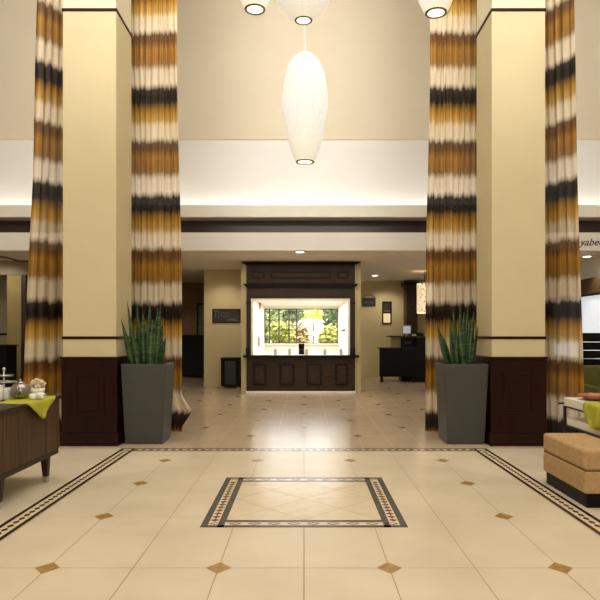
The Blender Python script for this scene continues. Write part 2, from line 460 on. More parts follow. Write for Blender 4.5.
wx0, wx1 = max(wx0,OX0), min(wx1,OX1)
# window_1 of the pantry: gridded casement on the left, clear sheet on the right
b = MB(); yy = YW+.03
b.frame((wx0,yy,zs),(wx1,yy,2.2), .03, d=.05)
for px in (269.5,279,289,296.5): x = P(px,0,YW).x; b.box((x-.022,yy,zs),(x+.022,yy+.05,2.2))
for py in (330,320): z = P(0,py,YW).z; b.box((wx0,yy,z-.014),(P(296.5,0,YW).x,yy+.05,z+.014))
w1 = struct(b.build('window_1', 'mullion'))
b = MB(); b.box((wx0+.03,yy+.02,zs+.03),(wx1-.03,yy+.026,2.17)); b.build('pane', 'glass', w1)
b = MB(); b.box((OX0,YW-.12,zs-.03),(OX1,YW+.02,zs)); b.build('window_sill', 'white_paint', w1)

# left rear: pier, header, taupe wall with black rail
yP = 14.0
simple('wall_pier', (P(7,0,yP).x,yP,0), (P(21.5,0,yP).x,yP+.3,2.77), 'wall_olive')
simple('trim_4', (P(21.5,0,yP).x,yP-.02,0), (P(26,0,yP).x,yP+.3,2.77), 'fascia_dark')
simple('trim_5', (-9,yP-.03,2.77), (-5.2,yP+.32,ZL), 'wall_taupe')
simple('wall_taupe', (-9,15.2,0), (P(12,0,15.2).x,15.35,ZL), 'wall_taupe')
simple('trim_6', (-9,15.17,1.37), (P(12,0,15.2).x,15.2,1.42), 'black')
b = MB(); pts = [P(-6,254,13.2),P(2,256.3,13.2),P(10,258.5,13.2),P(18,260.8,13.2),P(26,261.5,13.2),P(40,261.8,13.2)]
b.tube([(p.x,p.y,ZL-.02) if False else (p.x,p.y,min(p.z,ZL-.014)) for p in pts], .014); struct(b.build('trim_7', 'black'))
# right rear side wall with window_2
XR = 6.6
b = MB(); wy0, wy1, wz0, wz1 = 12.6, 15.6, .9, 2.4
b.box((XR,12.3,0),(XR+.12,wy0,ZL)); b.box((XR,wy1,0),(XR+.12,19.5,ZL)); b.box((XR,wy0,0),(XR+.12,wy1,wz0)); b.box((XR,wy0,wz1),(XR+.12,wy1,ZL))
struct(b.build('wall_side', 'wall_grey'))
b = MB()
for y in (wy0, (wy0+wy1)/2-.02, wy1-.04): b.box((XR+.03,y,wz0),(XR+.09,y+.04,wz1))
for z in (wz0, wz1-.04): b.box((XR+.03,wy0+.04,z),(XR+.09,wy1-.04,z+.04))
w2 = struct(b.build('window_2', 'white_paint'))
b = MB(); b.box((XR+.055,wy0+.04,wz0+.04),(XR+.062,wy1-.04,wz1-.04)); b.build('pane', 'glass', w2)
b = MB(); b.box((XR-.12,12.4,2.31),(XR-.004,15.9,2.67)) 
tag(b.build('window_valance', 'valance', bevel=.01), 'brown textured fabric valance box over the window at far right', 'valance')
bl = thing('vertical_blind', 'pale blue-white vertical blind hanging under the brown valance at far right', 'blind', (XR-.07,14.1,.85))
b = MB(); b.box((XR-.09,12.5,2.27),(XR-.03,15.8,2.305)); b.build('head_rail', 'steel', bl)
b = MB()
for k in range(32):
    y = 12.52+k*.102; b.quad([(XR-.045,y,.85),(XR-.075,y+.1,.85),(XR-.075,y+.1,2.27),(XR-.045,y,2.27)])
b.build('slats', 'blind', bl)

# script lettering on the white fascia at right
cu = bpy.data.curves.new('lettering', 'FONT'); cu.body = 'yabee'; cu.size = .205; cu.shear = .35; cu.extrude = .006; cu.space_character = 1.0
tmp = bpy.data.objects.new('lettering', cu); COL.objects.link(tmp)
tmp.rotation_euler = (PI/2,0,0)
dg = bpy.context.evaluated_depsgraph_get(); dg.update()
me = bpy.data.meshes.new_from_object(tmp.evaluated_get(dg)); bpy.data.objects.remove(tmp)
me.materials.clear(); me.materials.append(M['letters'])
o = bpy.data.objects.new('sign_lettering', me); COL.objects.link(o); o.rotation_euler = (PI/2,0,0)
p = P(579.5,245.5,YF); o.location = (p.x, YF-.006, p.z)
tag(o, 'dark italic script lettering on the white fascia beside the right curtain', 'lettering')

# ------------------------------------------------------------------ COLUMNS
def column(cx, label):
    cy, h = 7.895, .335
    t = thing('column', label, 'column', (cx,cy,0))
    zt = P(0,9,7.56).z
    b = MB(); b.box((cx-h,cy-h,1.1),(cx+h,cy+h,zt-.02)); b.build('shaft', 'col_paint', t, bevel=.006)
    b = MB(); b.box((cx-h+.004,cy-h+.004,zt),(cx+h-.004,cy+h-.004,8.79)); b.build('upper_shaft', 'col_top', t)
    def band(z0, z1, e, nm, m='mahogany', bev=.006):
        b = MB(); b.box((cx-h-e,cy-h-e,z0),(cx+h+e,cy+h+e,z1)); b.build(nm, m, t, bevel=bev)
    band(zt-.03, zt+.008, .012, 'crown_band')
    band(1.335, 1.37, .012, 'chair_rail')
    band(.16, 1.085, .014, 'wainscot')
    band(1.085, 1.115, .028, 'wainscot_cap')
    band(0, .16, .03, 'base_plinth')
    # raised panel moulding on the faces turned to the room
    y = cy-h-.014-.012
    b = MB(); b.frame((cx-.19,y,.38),(cx+.19,y,.93), .035, d=.014); b.box((cx-.12,y+.005,.45),(cx+.12,y+.014,.86)); b.build('raised_panel', 'mahogany', t, bevel=.005)
    return t
column(-2.685, 'cream square column with dark wood base, on the left')
column(2.685, 'cream square column with dark wood base, on the right')

# ------------------------------------------------------------------ POTTED SNAKE PLANTS
def snake_leaf(b, base, tip, w, tw):
    base, tip = Vector(base), Vector(tip); n = 9
    ax = tip-base; side = Vector((math.cos(tw), math.sin(tw), 0)); out = Vector((-side.y, side.x, 0))
    prev = None
    for i in range(n+1):
        t = i/n
        c = base+ax*t+Vector((ax.x*.25*(t*t-t), ax.y*.25*(t*t-t), 0))
        ww = w*(.5+.6*math.sin(min(1,t*1.5)*PI*.6))*(1-max(0,(t-.38)/.62)**1.5)+.0008
        a = t*.5; s = side*math.cos(a)+out*math.sin(a)
        row = [b.bm.verts.new(c-s*ww+out*ww*.25), b.bm.verts.new(c-out*ww*.12), b.bm.verts.new(c+s*ww+out*ww*.25)]
        if prev:
            for k in range(2):
                f = b.bm.faces.new((prev[k],prev[k+1],row[k+1],row[k])); f.smooth = True
        prev = row
def potted(cx, tips, label, seed):
    random.seed(seed)
    cy, ht, hb, H = 7.90, .28, .238, 1.02
    t = thing('potted_snake_plant', label, 'plant', (cx,cy,0))
    b = MB()
    def ring(h, z): return [b.bm.verts.new((cx+sx*h, cy+sy*h, z)) for sx,sy in ((-1,-1),(1,-1),(1,1),(-1,1))]
    R = [ring(hb,0), ring(ht,H), ring(ht-.025,H), ring(ht-.045,H-.14)]
    b.bm.faces.new(R[0][::-1])
    for k in range(3):
        for i in range(4):
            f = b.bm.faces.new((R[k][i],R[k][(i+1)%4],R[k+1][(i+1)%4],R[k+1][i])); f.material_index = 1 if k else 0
    b.bm.faces.new(R[3])
    b.build('planter', ['planter','planter_rim'], t, bevel=.008)
    b = MB(); h = ht-.04; n = 10
    g = [[b.bm.verts.new((cx-h+2*h*i/n, cy-h+2*h*j/n, H-.09+random.uniform(-.008,.012))) for j in range(n+1)] for i in range(n+1)]
    for i in range(n):
        for j in range(n): b.bm.faces.new((g[i][j],g[i+1][j],g[i+1][j+1],g[i][j+1]))
    b.build('soil', 'soil', t, smooth=True)
    b = MB()
    for (bx, tx, ty, w) in tips:
        Yd = cy+random.uniform(-.17,.15)
        base = P(bx,0,Yd); base.z = H-.1
        tp = P(tx,ty,(7.47 if tx < 126 else Yd+random.uniform(-.08,.08)))
        if tx < 126: base = P(bx,0,7.72); base.z = H-.1
        snake_leaf(b, base, tp, w, random.uniform(-.5,.5))
    b.build('foliage', 'snake', t, solid=.006)
    return t
L = [(133,121,319,.036),(136,127,301,.032),(138,131,324,.04),(140,137,305,.036),(142,133,333,.036),(144,143,313,.042),(148,150,300,.034),
     (150,153,320,.042),(153,158,308,.038),(155,161,303,.03),(157,163,322,.04),(146,147,330,.04),(159,166,336,.03),(135,126,338,.034),(152,155,334,.036)]
potted(-2.035, L, 'tall snake plant in charcoal tapered planter beside the left column', 3)
R_ = [(449,436,322,.042),(452,443,334,.036),(454,449,318,.03),(457,453,309,.038),(459,456,330,.04),(461,460,303,.034),(463,464,312,.044),(465,468,305,.028),
      (467,471,318,.04),(469,474,311,.034),(471,478,327,.034),(460,450,340,.03),(466,466,332,.04),(464,459,322,.036)]
potted(2.053, R_, 'tall snake plant in charcoal tapered planter beside the right column', 5)

# ------------------------------------------------------------------ CURTAINS
def curtain(path, folds, label, flare, amp=.022, nz=90, kick=None, seed=1, freeedge=1):
    """path: floor polyline; flare(z) moves the free edge outward"""
    rnd = random.Random(seed)
    b = MB(); uv = b.bm.loops.layers.uv.new('UVMap')
    segs = [(Vector(q)-Vector(p)).length for p, q in zip(path, path[1:])]; tot = sum(segs)
    def at(s):
        d = s*tot
        for (p, q, L) in zip(path, path[1:], segs):
            if d <= L+1e-9 or q is path[-1]:
                t = d/L; p, q = Vector(p), Vector(q); dr = (q-p).normalized()
                return p+(q-p)*t, dr
            d -= L
    ns = folds*8
    ph = [rnd.uniform(-.5,.5) for _ in range(folds+2)]; am = [rnd.uniform(.6,1.25) for _ in range(folds+2)]
    grid = []
    for j in range(nz+1):
        z = .012+8.45*(j/nz)**1.25
        row = []
        for i in range(ns+1):
            s = i/ns
            p, dr = at(s); nrm = Vector((-dr.y, dr.x))
            u = s*folds; k = int(u); fr = u-k
            a = amp*(am[k]*(1-fr)+am[k+1]*fr)
            w = a*math.sin(2*PI*u+.6*(ph[k]*(1-fr)+ph[k+1]*fr)+.35*math.sin(z*.9+k*1.7))
            e = flare(z)*s**2
            q = p+dr*(e+.012*math.sin(z*1.3+k))+nrm*w
            if kick: q = q+dr*(kick(z)*max(0,(s-.86)/.14)**1.2)
            row.append((b.bm.verts.new((q.x,q.y,z)), (u, z)))
        grid.append(row)
    for j in range(nz):
        for i in range(ns):
            c = (grid[j][i],grid[j][i+1],grid[j+1][i+1],grid[j+1][i])
            f = b.bm.faces.new([v for v,_ in c]); f.smooth = True
            for lp, (_, t) in zip(f.loops, c): lp[uv].uv = t
    b.keepn = True
    o = b.build('curtain_panel', 'curtain', loc=(path[0][0],path[0][1],0))
    return tag(o, label, 'curtain', 'dyed sheer floor-length curtains')
fl_in = lambda z: .075-.014*z
kickL = lambda z: .15*max(0,1-abs(z-.30)/.22)
curtain([(-2.72,8.66),(-1.80,8.62)], 11, 'striped gold and black curtain right of the left column, behind its snake plant', fl_in, kick=kickL, seed=2)
curtain([(2.72,8.66),(1.79,8.62)], 11, 'striped gold and black curtain left of the right column, behind its snake plant', fl_in, seed=3)
fl_out = lambda z: .17-.042*z
curtain([(-2.98,8.42),(-3.19,8.16),(-3.45,7.70)], 7, 'striped gold and black curtain at far left, outside the left column', fl_out, amp=.022, seed=4)
curtain([(2.98,8.42),(3.19,8.16),(3.44,7.58)], 7, 'striped gold and black curtain at far right, outside the right column', lambda z: .10-.03*z, amp=.022, seed=5)

# ------------------------------------------------------------------ PENDANT LANTERNS
def lantern(px, top, bot, wpx, Y, prof, label, cordtop=8.75):
    c = P(px,0,Y); zb, ztp = P(0,bot,Y).z, P(0,top,Y).z; R = wpx*Y/F/2; Ht = ztp-zb
    t = thing('pendant_lantern', label, 'pendant lamp', (c.x,Y,zb), 'ribbed white pendant lanterns')
    b = MB(); b.lathe([(r*R, v*Ht) for r, v in prof], (c.x,Y,zb), 48, caps=False, uv=True); b.build('shade', 'lantern', t)
    rr = prof[0][0]*R
    b = MB(); n = 32
    b.lathe([(rr*.78,-.003),(rr*1.0,-.003),(rr*1.03,.008),(rr*.78,.008)], (c.x,Y,zb), n, caps=False); b.build('bottom_ring', 'ring_dark', t)
    b = MB(); b.lathe([(rr*.79,.001),(rr*.79,.005)], (c.x,Y,zb), n); b.build('bulb_diffuser', 'lamp_glow', t)
    b = MB(); b.lathe([(prof[-1][0]*R*1.02,-.005),(prof[-1][0]*R*.9,.02),(.012,.024)], (c.x,Y,ztp), n); b.build('top_cap', 'white_glow', t)
    b = MB(); b.tube([(c.x,Y,ztp+.02),(c.x,Y,cordtop)], .0115); b.build('cord', 'white_glow', t)
cigar = [(.40,0),(.46,.03),(.62,.12),(.78,.24),(.91,.38),(.985,.5),(1,.56),(.985,.64),(.93,.75),(.83,.85),(.68,.93),(.52,.98),(.38,1)]
ball = [(.27,0),(.36,.035),(.55,.10),(.74,.20),(.88,.32),(.97,.44),(1,.54),(.97,.66),(.88,.78),(.72,.88),(.5,.95),(.3,1)]
pear = [(.40,0),(.48,.05),(.64,.17),(.8,.3),(.92,.44),(1,.6),(.98,.72),(.88,.84),(.7,.93),(.45,1)]
lantern(305, 57, 162, 46, 6.4, cigar, 'whole long white ribbed pendant lantern hanging lowest, at center')
lantern(303.5, -62, 20.5, 66, 5.4, ball, 'round white ribbed pendant lantern cut by the top edge, above the long center lantern')
lantern(255, -75, 9.5, 52, 5.9, pear, 'white ribbed pendant lantern cut by the top edge, leftmost of the row')
lantern(436, -70, 13, 54, 5.6, pear, 'white ribbed pendant lantern cut by the top edge, in front of the right curtain')

# ------------------------------------------------------------------ LEFT SIDEBOARD
SX, SY0, SY1 = -2.40, 4.60, 5.93
def leg(parent, x, y, sx, sy, z, m, cap, tw=.055, bw=.03, splay=.04):
    b = MB(); k = .06/z
    b.frustum((x+sx*splay*(1-k),y+sy*splay*(1-k)*.5,.06),((tw*k+bw*(1-k))/2,)*2,(x,y,z),(tw/2,tw/2)); o = b.build('leg', m, parent, bevel=.003)
    b = MB(); b.frustum((x+sx*splay,y+sy*splay*.5,0),(bw/2+.002,)*2,(x+sx*splay*(1-k),y+sy*splay*(1-k)*.5,.062),((tw*k+bw*(1-k))/2+.002,)*2); b.build('leg_cap', cap, o)
t = thing('sideboard', 'dark walnut sideboard on tapered metal-capped legs at far left', 'sideboard', (SX-.25,5.26,0))
b = MB(); b.box((SX-.52,SY0,.285),(SX,SY1,.765)); b.build('cabinet_body', 'walnut', t, bevel=.006)
b = MB(); b.box((SX-.505,SY0+.015,.235),(SX-.015+.012,SY1-.015,.285)); b.build('bottom_rail', 'walnut_dark', t, bevel=.004)
b = MB(); b.box((SX-.54,SY0-.02,.765),(SX+.022,SY1+.02,.80)); b.build('tabletop', 'walnut_dark', t, bevel=.005)
for x, sx in ((SX-.036,0),(SX-.46,-1)):
    for y, sy in ((SY0+.22,-1),(SY1-.24,1)): leg(t, x, y, sx, sy, .24, 'walnut_dark', 'silver', .07, .038, .03)

def napkin(name, label, edge_x, sgn, y0, y1, tipy, ztop, drop, inner, seed=0):
    """cloth lying on a top whose edge is at edge_x, corner hanging over the edge"""
    b = MB(); n = 20; m = 16; rows = []
    # parameter v: -1 (inner end on the top) .. 0 edge .. 1 tip hanging
    for j in range(m+1):
        v = -1+2*j/m; row = []
        for i in range(n+1):
            u = i/n
            if v <= 0:
                y = y0+(y1-y0)*u; x = edge_x+sgn*inner*v*(1-.15*math.sin(u*6)); z = ztop+.004+.005*math.sin(u*9+v*5)*(1+v)
            else:
                k_ = v**1.0*.93 if sgn > 0 else v**2.2*.8; a, c = y0+(tipy-y0)*k_, y1+(tipy-y1)*k_
                y = a+(c-a)*u; x = edge_x+sgn*(.012+.016*math.sin(u*11+seed)*v+.012*v); z = ztop+.004-drop*v*(1-.12*math.sin(u*PI)*(1-v))
            row.append(b.bm.verts.new((x,y,z)))
        rows.append(row)
    for j in range(m):
        for i in range(n): b.bm.faces.new((rows[j][i],rows[j][i+1],rows[j+1][i+1],rows[j+1][i]))
    return tag(b.build(name, 'lime', smooth=True, solid=.004), label, 'napkin')
napkin('cloth_napkin', 'lime green cloth draped over the edge of the walnut sideboard', SX+.022, 1, 5.17, 5.78, 5.45, .80, .165, .33)
TY = 5.56
def onboard(px, Y): return (P(px,0,Y).x, Y, .813)
x, y, z = onboard(20.5, 5.53)
t = thing('teapot', 'round grey silver teapot on the walnut sideboard', 'teapot', (x,y,z))
b = MB(); b.lathe([(.05,0),(.07,.012),(.085,.05),(.086,.075),(.076,.11),(.055,.13),(.04,.135)], (x,y,z), 32); b.build('body', 'pewter', t)
b = MB(); b.lathe([(.042,.135),(.036,.146),(.012,.152),(.008,.158),(.013,.166),(.004,.174)], (x,y,z), 24); b.build('lid', 'pewter', t)
b = MB(); b.tube([(x+.02,y-.07,z+.05),(x+.025,y-.105,z+.075),(x+.03,y-.125,z+.115)], [.018,.013,.009], 12); b.build('spout', 'pewter', t)
b = MB(); b.tube([(x-.02,y+.064,z+.105),(x-.028,y+.115,z+.11),(x-.03,y+.12,z+.06),(x-.02,y+.075,z+.04)], .007, 10); b.build('handle', 'steel', t)
x, y, z = onboard(37.5, 5.64)
t = thing('flower_bowl', 'white bowl of cream flowers on the walnut sideboard beside the green cloth', 'flowers', (x,y,z))
b = MB(); b.lathe([(.03,0),(.045,.006),(.062,.05),(.066,.085),(.06,.085),(.05,.045),(.02,.02)], (x,y,z), 28); b.build('bowl', 'porcelain', t)
b = MB(); random.seed(11)
for k in range(13):
    a = 2.4*k; r = .013*math.sqrt(k)*1.25; c = (x+r*math.cos(a), y+r*math.sin(a), z+.085+.062*(1-(k/13)**1.5)+random.uniform(-.008,.008))
    for q in range(3):                      # three rings of cupped petals make one bloom
        n_ = 5; rr = .028-.007*q
        for h in range(n_):
            aa = 2*PI*h/n_+q*.6+k; u = Vector((math.cos(aa), math.sin(aa), 0)); w_ = Vector((-u.y, u.x, 0)); c_ = Vector(c)
            b.quad([c_-Vector((0,0,.014)), c_+u*rr-w_*rr*.7+Vector((0,0,.004*q)), c_+u*rr*.95+Vector((0,0,.016+.006*q)), c_+u*rr+w_*rr*.7+Vector((0,0,.004*q))])
b.build('blooms', 'cream_petal', t)
# cups in front of the flowers
cup0 = None
for i, (px, Y, lab) in enumerate(((33,5.42,'small white cup in front of the silver teapot'),(40.5,5.5,'small white cup in front of the cream flowers'))):
    x, y, z = onboard(px, Y)
    if cup0 is None:
        cup0 = thing('teacup', lab, 'cup', (x,y,z), 'white cups on the sideboard')
        b = MB(); b.lathe([(.018,0),(.026,.006),(.034,.05),(.031,.05),(.022,.01),(.004,.008)], (x,y,z), 24); b.build('bowl', 'porcelain', cup0)
        b = MB(); b.tube([(x+.03,y,z+.042),(x+.05,y,z+.04),(x+.05,y,z+.018),(x+.028,y,z+.015)], .0045, 8); b.build('handle', 'porcelain', cup0)
    else:
        c = copy_tree(cup0); c.location = (x,y,z); c['label'] = lab
x, y, z = onboard(6.5, 5.5)
t = thing('glass_jar', 'clear glass jar of white packets on the walnut sideboard, left of the teapot', 'jar', (x,y,z-.01))
b = MB(); b.lathe([(.044,0),(.048,.006),(.048,.105),(.044,.112)], (x,y,z-.01), 28); b.build('body', 'jar', t)
b = MB()
random.seed(4)
for k in range(12):
    cx, cy = x+random.uniform(-.022,.022), y+random.uniform(-.022,.022); b.box((cx-.009,cy-.004,z-.005),(cx+.009,cy+.004,z+.075+random.uniform(0,.02)))
b.build('packets', 'porcelain', t)
x, y, z = onboard(-2.5, 5.42)
t = thing('canister', 'plain white canister at the left edge of the picture on the sideboard', 'canister', (x,y,z-.01))
b = MB(); b.lathe([(.042,0),(.045,.005),(.045,.12),(.042,.126)], (x,y,z-.01), 28); b.build('body', 'porcelain', t)
b = MB(); b.lathe([(.046,.126),(.046,.138),(.01,.142)], (x,y,z-.01), 28); b.build('lid', 'porcelain', t)
x, y, z = onboard(4, 5.8); z = .80
t = thing('tiered_stand', 'two-tier silver stand behind the jars on the walnut sideboard', 'stand', (x,y,z))
b = MB(); b.lathe([(.07,0),(.07,.008),(.02,.02),(.01,.04),(.01,.14),(.008,.24),(.004,.25)], (x,y,z), 24); b.build('stem', 'silver', t)
for zz, r in ((.13,.13),(.19,.09)):
    b = MB(); b.lathe([(.012,zz),(r*.8,zz),(r,zz+.012),(r,zz+.017),(r*.8,zz+.006),(.012,zz+.006)], (x,y,z), 32, caps=False); b.build('tier_plate', 'silver', t)
b = MB(); b.lathe([(.006,.245),(.016,.255),(.016,.268),(.006,.28)], (x,y,z), 16); b.build('finial', 'silver', t)

# ------------------------------------------------------------------ RIGHT: OTTOMAN, TABLE
t = thing('ottoman', 'tan woven upholstered bench ottoman on a black plinth at right', 'ottoman', (2.44,5.26,0))
b = MB(); b.box((2.25,4.84,.115),(2.64,5.69,.298)); b.build('lower_cushion', 'tan_fabric', t, bevel=.018, seg=4)
b = MB(); b.box((2.248,4.838,.302),(2.642,5.692,.472)); b.build('top_cushion', 'tan_fabric', t, bevel=.03, seg=5)
b = MB(); b.box((2.257,4.847,.294),(2.633,5.683,.306)); b.build('seam_piping', 'tan_seam', t)
b = MB(); b.box((2.275,4.86,0),(2.625,5.67,.118)); b.build('plinth', 'black', t, bevel=.004)

tx0, tx1, ty0, ty1 = 2.665, 3.25, 4.75, 6.2
t = thing('side_table', 'white two-tier table with dark metal frame behind the tan ottoman', 'table', ((tx0+tx1)/2,(ty0+ty1)/2,0))
b = MB(); b.box((tx0,ty0,.668),(tx1,ty1,.75)); b.build('tabletop', 'white_slab', t, bevel=.004)
b = MB(); b.box((tx0+.02,ty0+.02,.475),(tx1-.02,ty1-.025,.545)); b.build('shelf', 'white_slab', t, bevel=.004)
for z in (.652, .459):
    b = MB()
    b.box((tx0,ty0,z),(tx0+.02,ty1,z+.016)); b.box((tx1-.02,ty0,z),(tx1,ty1,z+.016)); b.box((tx0+.02,ty0,z),(tx1-.02,ty0+.02,z+.016)); b.box((tx0+.02,ty1-.02,z),(tx1-.02,ty1,z+.016))
    b.build('rail', 'steel', t)
for x in (tx0-.004, tx1-.022):
    for y in (ty0-.004, ty1-.022):
        b = MB(); b.box((x,y,0),(x+.026,y+.026,.666)); b.build('leg', 'steel', t, bevel=.003)
b = MB(); b.tube([(tx0+.01,ty1-.01,.69),(tx0-.06,ty1-.01,.69)], .011, 10); b.build('handle', 'steel', t)
napkin('cloth_napkin', 'lime green cloth hanging over the edge of the white table at right', tx0, -1, 5.02, 5.74, 5.50, .75, .215, .22, seed=2)
x, y, z = 2.90, 5.95, .75
t = thing('wooden_bowl', 'shallow reddish wooden bowl on the white table at right', 'bowl', (x,y,z))
b = MB(); b.lathe([(.08,0),(.12,.006),(.185,.04),(.19,.052),(.178,.05),(.11,.018),(.02,.014)], (x,y,z), 32); b.build('bowl', 'red_wood', t)
b = MB(); random.seed(5)
for k in range(16):
    a = random.uniform(0,2*PI); r = .12*math.sqrt(random.random()); cx_, cy_ = x+r*math.cos(a), y+r*math.sin(a)
    b.lathe([(.004,0),(.022,.01),(.028,.02),(.02,.034),(.004,.04)], (cx_,cy_,z+.022), 8)
b.build('filling', 'bread', t)

# olive armchair and black high-backed booth, far right
x0, y0 = 4.28, 9.6
t = thing('armchair', 'olive green upholstered armchair in front of the black chair at far right', 'armchair', (4.75,y0,0))
b = MB(); b.box((x0,y0-.08,.12),(x0+.95,y0+.1,.90)); b.build('backrest', 'olive_fabric', t, bevel=.04, seg=4)
b = MB(); b.box((x0+.14,y0-.75,.14),(x0+.81,y0-.08,.43)); b.build('seat', 'olive_fabric', t, bevel=.04, seg=4)
for xx in (x0, x0+.81):
    b = MB(); b.box((xx,y0-.78,.12),(xx+.14,y0-.08,.62)); b.build('armrest', 'olive_fabric', t, bevel=.035, seg=4)
for xx in (x0+.04, x0+.86):
    for yy in (y0-.74, y0+.04):
        b = MB(); b.frustum((xx+.025,yy+.02,0),(.014,.014),(xx+.025,yy+.02,.13),(.022,.022)); b.build('leg', 'black', t)
x0, y0 = 5.02, 11.0
t = thing('high_chair', 'black high-backed slatted chair under the window at far right', 'chair', (x0+.4,y0,0))
b = MB(); b.box((x0,y0,.42),(x0+.06,y0+.06,1.38)); b.box((x0+.74,y0,.42),(x0+.80,y0+.06,1.38)); b.box((x0+.06,y0,1.26),(x0+.74,y0+.06,1.42)); b.build('back_frame', 'black_soft', t, bevel=.02, seg=3)
for k in range(5):
    b = MB(); z = .50+k*.152; b.box((x0+.06,y0+.015,z),(x0+.74,y0+.045,z+.14)); b.build('slat', 'black', t, bevel=.006)
b = MB(); b.box((x0,y0-.55,.40),(x0+.80,y0+.06,.48)); b.build('seat', 'black_soft', t, bevel=.02, seg=3)
for xx in (x0, x0+.75):
    for yy in (y0-.54, y0):
        b = MB(); b.box((xx,yy,0),(xx+.05,yy+.05,.41)); b.build('leg', 'black', t)
# black cabinet at far left
t = thing('black_cabinet', 'black low cabinet against the taupe wall at far left', 'cabinet', (-6.9,12.95,0))
b = MB(); b.box((-7.6,12.8,.06),(-6.30,13.25,1.14)); b.build('body', 'black', t, bevel=.006)
b = MB(); b.box((-7.62,12.78,1.14),(-6.28,13.27,1.17)); b.build('top', 'black_soft', t, bevel=.004)
b = MB(); b.box((-7.56,12.84,0),(-6.34,13.2,.06)); b.build('plinth', 'black', t)

# ------------------------------------------------------------------ SERVING HATCH
def hx(px): return P(px,0,YH).x
def hz(py): return P(0,py,YH).z
t = thing('serving_hatch', 'dark brown panelled serving hatch with cornice and counter in the rear wall', 'serving hatch', (hx(300.5),YH,0))
def bx(name, x0, x1, z0, z1, y0, y1, m='wenge', bev=.006, par=None):
    b = MB(); b.box((x0,y0,z0),(x1,y1,z1)); return b.build(name, m, par or t, bevel=bev)
Wl, Wr = hx(246.5), hx(355)
yb = YH+.05
fr = bx('frieze', Wl, Wr, hz(283.5), hz(264.5), YH-.01, yb)
for a, c in ((252,264.5),(270.5,330.5),(337,348.5)):
    b = MB(); b.frame((hx(a),YH-.03,hz(278.5)),(hx(c),YH-.03,hz(271.5)), .028, d=.022); b.build('panel_moulding', 'wenge_dark', fr, bevel=.005)
def cornice(name, xa, xb, py0, py1, proj):
    b = MB(); n = 4; z0, z1 = hz(py1), hz(py0)
    for k in range(n):
        e = proj*(.25+.75*k/(n-1)); ex = (k/(n-1))*(Wl-xa)
        b.box((Wl-ex,YH-.01-e,z0+(z1-z0)*k/n),(Wr+ex,yb,z0+(z1-z0)*(k+1)/n))
    return b.build(name, 'wenge_dark', t, bevel=.003)
cornice('crown_cornice', hx(241.5), 0, 262.3, 265, .10)
cornice('lower_cornice', hx(243.8), 0, 284, 288, .08)
md = bx('header', Wl, Wr, hz(298.5), hz(288), YH, yb)
for a, c in ((248.5,268),(270,331),(333,353)):
    b = MB(); b.box((hx(a),YH-.012,hz(297)),(hx(c),YH,hz(290.5))); b.build('panel', 'wenge', md, bevel=.005)
for a, c in ((246.5,250.6),(350.4,355)):
    j = bx('jamb', hx(a), hx(c), OZ0, hz(298.5), YH-.005, yb)
    b = MB(); b.box((hx(a)-.012,YH-.03,OZ0),(hx(c)+.005,YH-.005,OZ0+.17)); b.build('plinth_block', 'wenge_dark', j, bevel=.01)
    b = MB(); b.box((hx(a)-.008,YH-.02,hz(304)),(hx(c)+.008,YH-.005,hz(302))); b.build('capital', 'wenge_dark', j, bevel=.003)
b = MB()                                                    # pale reveal lining the opening
b.box((OX0+.001,YH-.012,OZ0),(OX0+.045,YH+.198,OZ1-.001)); b.box((OX1-.045,YH-.012,OZ0),(OX1-.001,YH+.198,OZ1-.001)); b.box((OX0+.045,YH-.012,OZ1-.04),(OX1-.045,YH+.198,OZ1-.001))
b.build('reveal', 'white_paint', t, bevel=.003)
bx('counter', hx(243.5), hx(358.8), OZ0-.055, OZ0, YH-.14, YH+.05, 'wenge_dark', .01)
base = bx('base_panel', Wl, Wr, hz(391), OZ0-.055, YH-.02, yb)
for a, c in ((253,266.5),(279.5,294.5),(306.5,322),(335,348)):
    b = MB(); b.frame((hx(a),YH-.042,hz(385)),(hx(c),YH-.042,hz(363.5)), .04, d=.022)
    o = b.build('panel_moulding', 'wenge_dark', base, bevel=.006)
    b = MB(); b.box((hx(a)+.06,YH-.034,hz(385)+.06),(hx(c)-.06,YH-.02,hz(363.5)-.06)); b.build('raised_panel', 'wenge', base, bevel=.008)
bx('baseboard', hx(246), hx(355.5), 0, hz(391), YH-.035, yb, 'white_paint', .006)
# counter inside and what stands on it
b = MB(); b.box((OX0+.002,YH+.225,OZ0-.06),(OX1-.002,YH+.75,OZ0-.005)); b.box((OX0+.05,YH+.25,0),(OX1-.05,YH+.7,OZ0-.06))
tag(b.build('inner_counter', 'white_paint', bevel=.005), 'white counter just inside the serving hatch', 'counter')
can0 = None
for px, lab in ((275.5,'pale canister on the hatch counter, leftmost'),(289.5,'pale canister on the hatch counter, second from left'),(306.5,'pale canister on the hatch counter, middle, right of the dark coffee maker'),
                (325,'pale canister on the hatch counter, second from right'),(341,'pale canister on the hatch counter, rightmost')):
    Y = YH+.33; p = P(px,0,Y); z = OZ0-.005
    if can0 is None:
        can0 = thing('canister', lab, 'canister', (p.x,Y,z), 'pale canisters on the hatch counter')
        b = MB(); b.lathe([(.04,0),(.043,.004),(.04,.11),(.035,.128)], (p.x,Y,z), 20); b.build('body', 'white_grey', can0)
        b = MB(); b.lathe([(.037,.128),(.033,.14),(.008,.144),(.012,.16),(.004,.168)], (p.x,Y,z), 20); b.build('lid', 'silver', can0)
    else:
        c = copy_tree(can0); c.location = (p.x,Y,z); c['label'] = lab
Y = YH+.55; p = P(301.5,0,Y); z = OZ0-.005
t = thing('coffee_maker', 'small black coffee maker on the hatch counter', 'coffee maker', (p.x,Y,z))
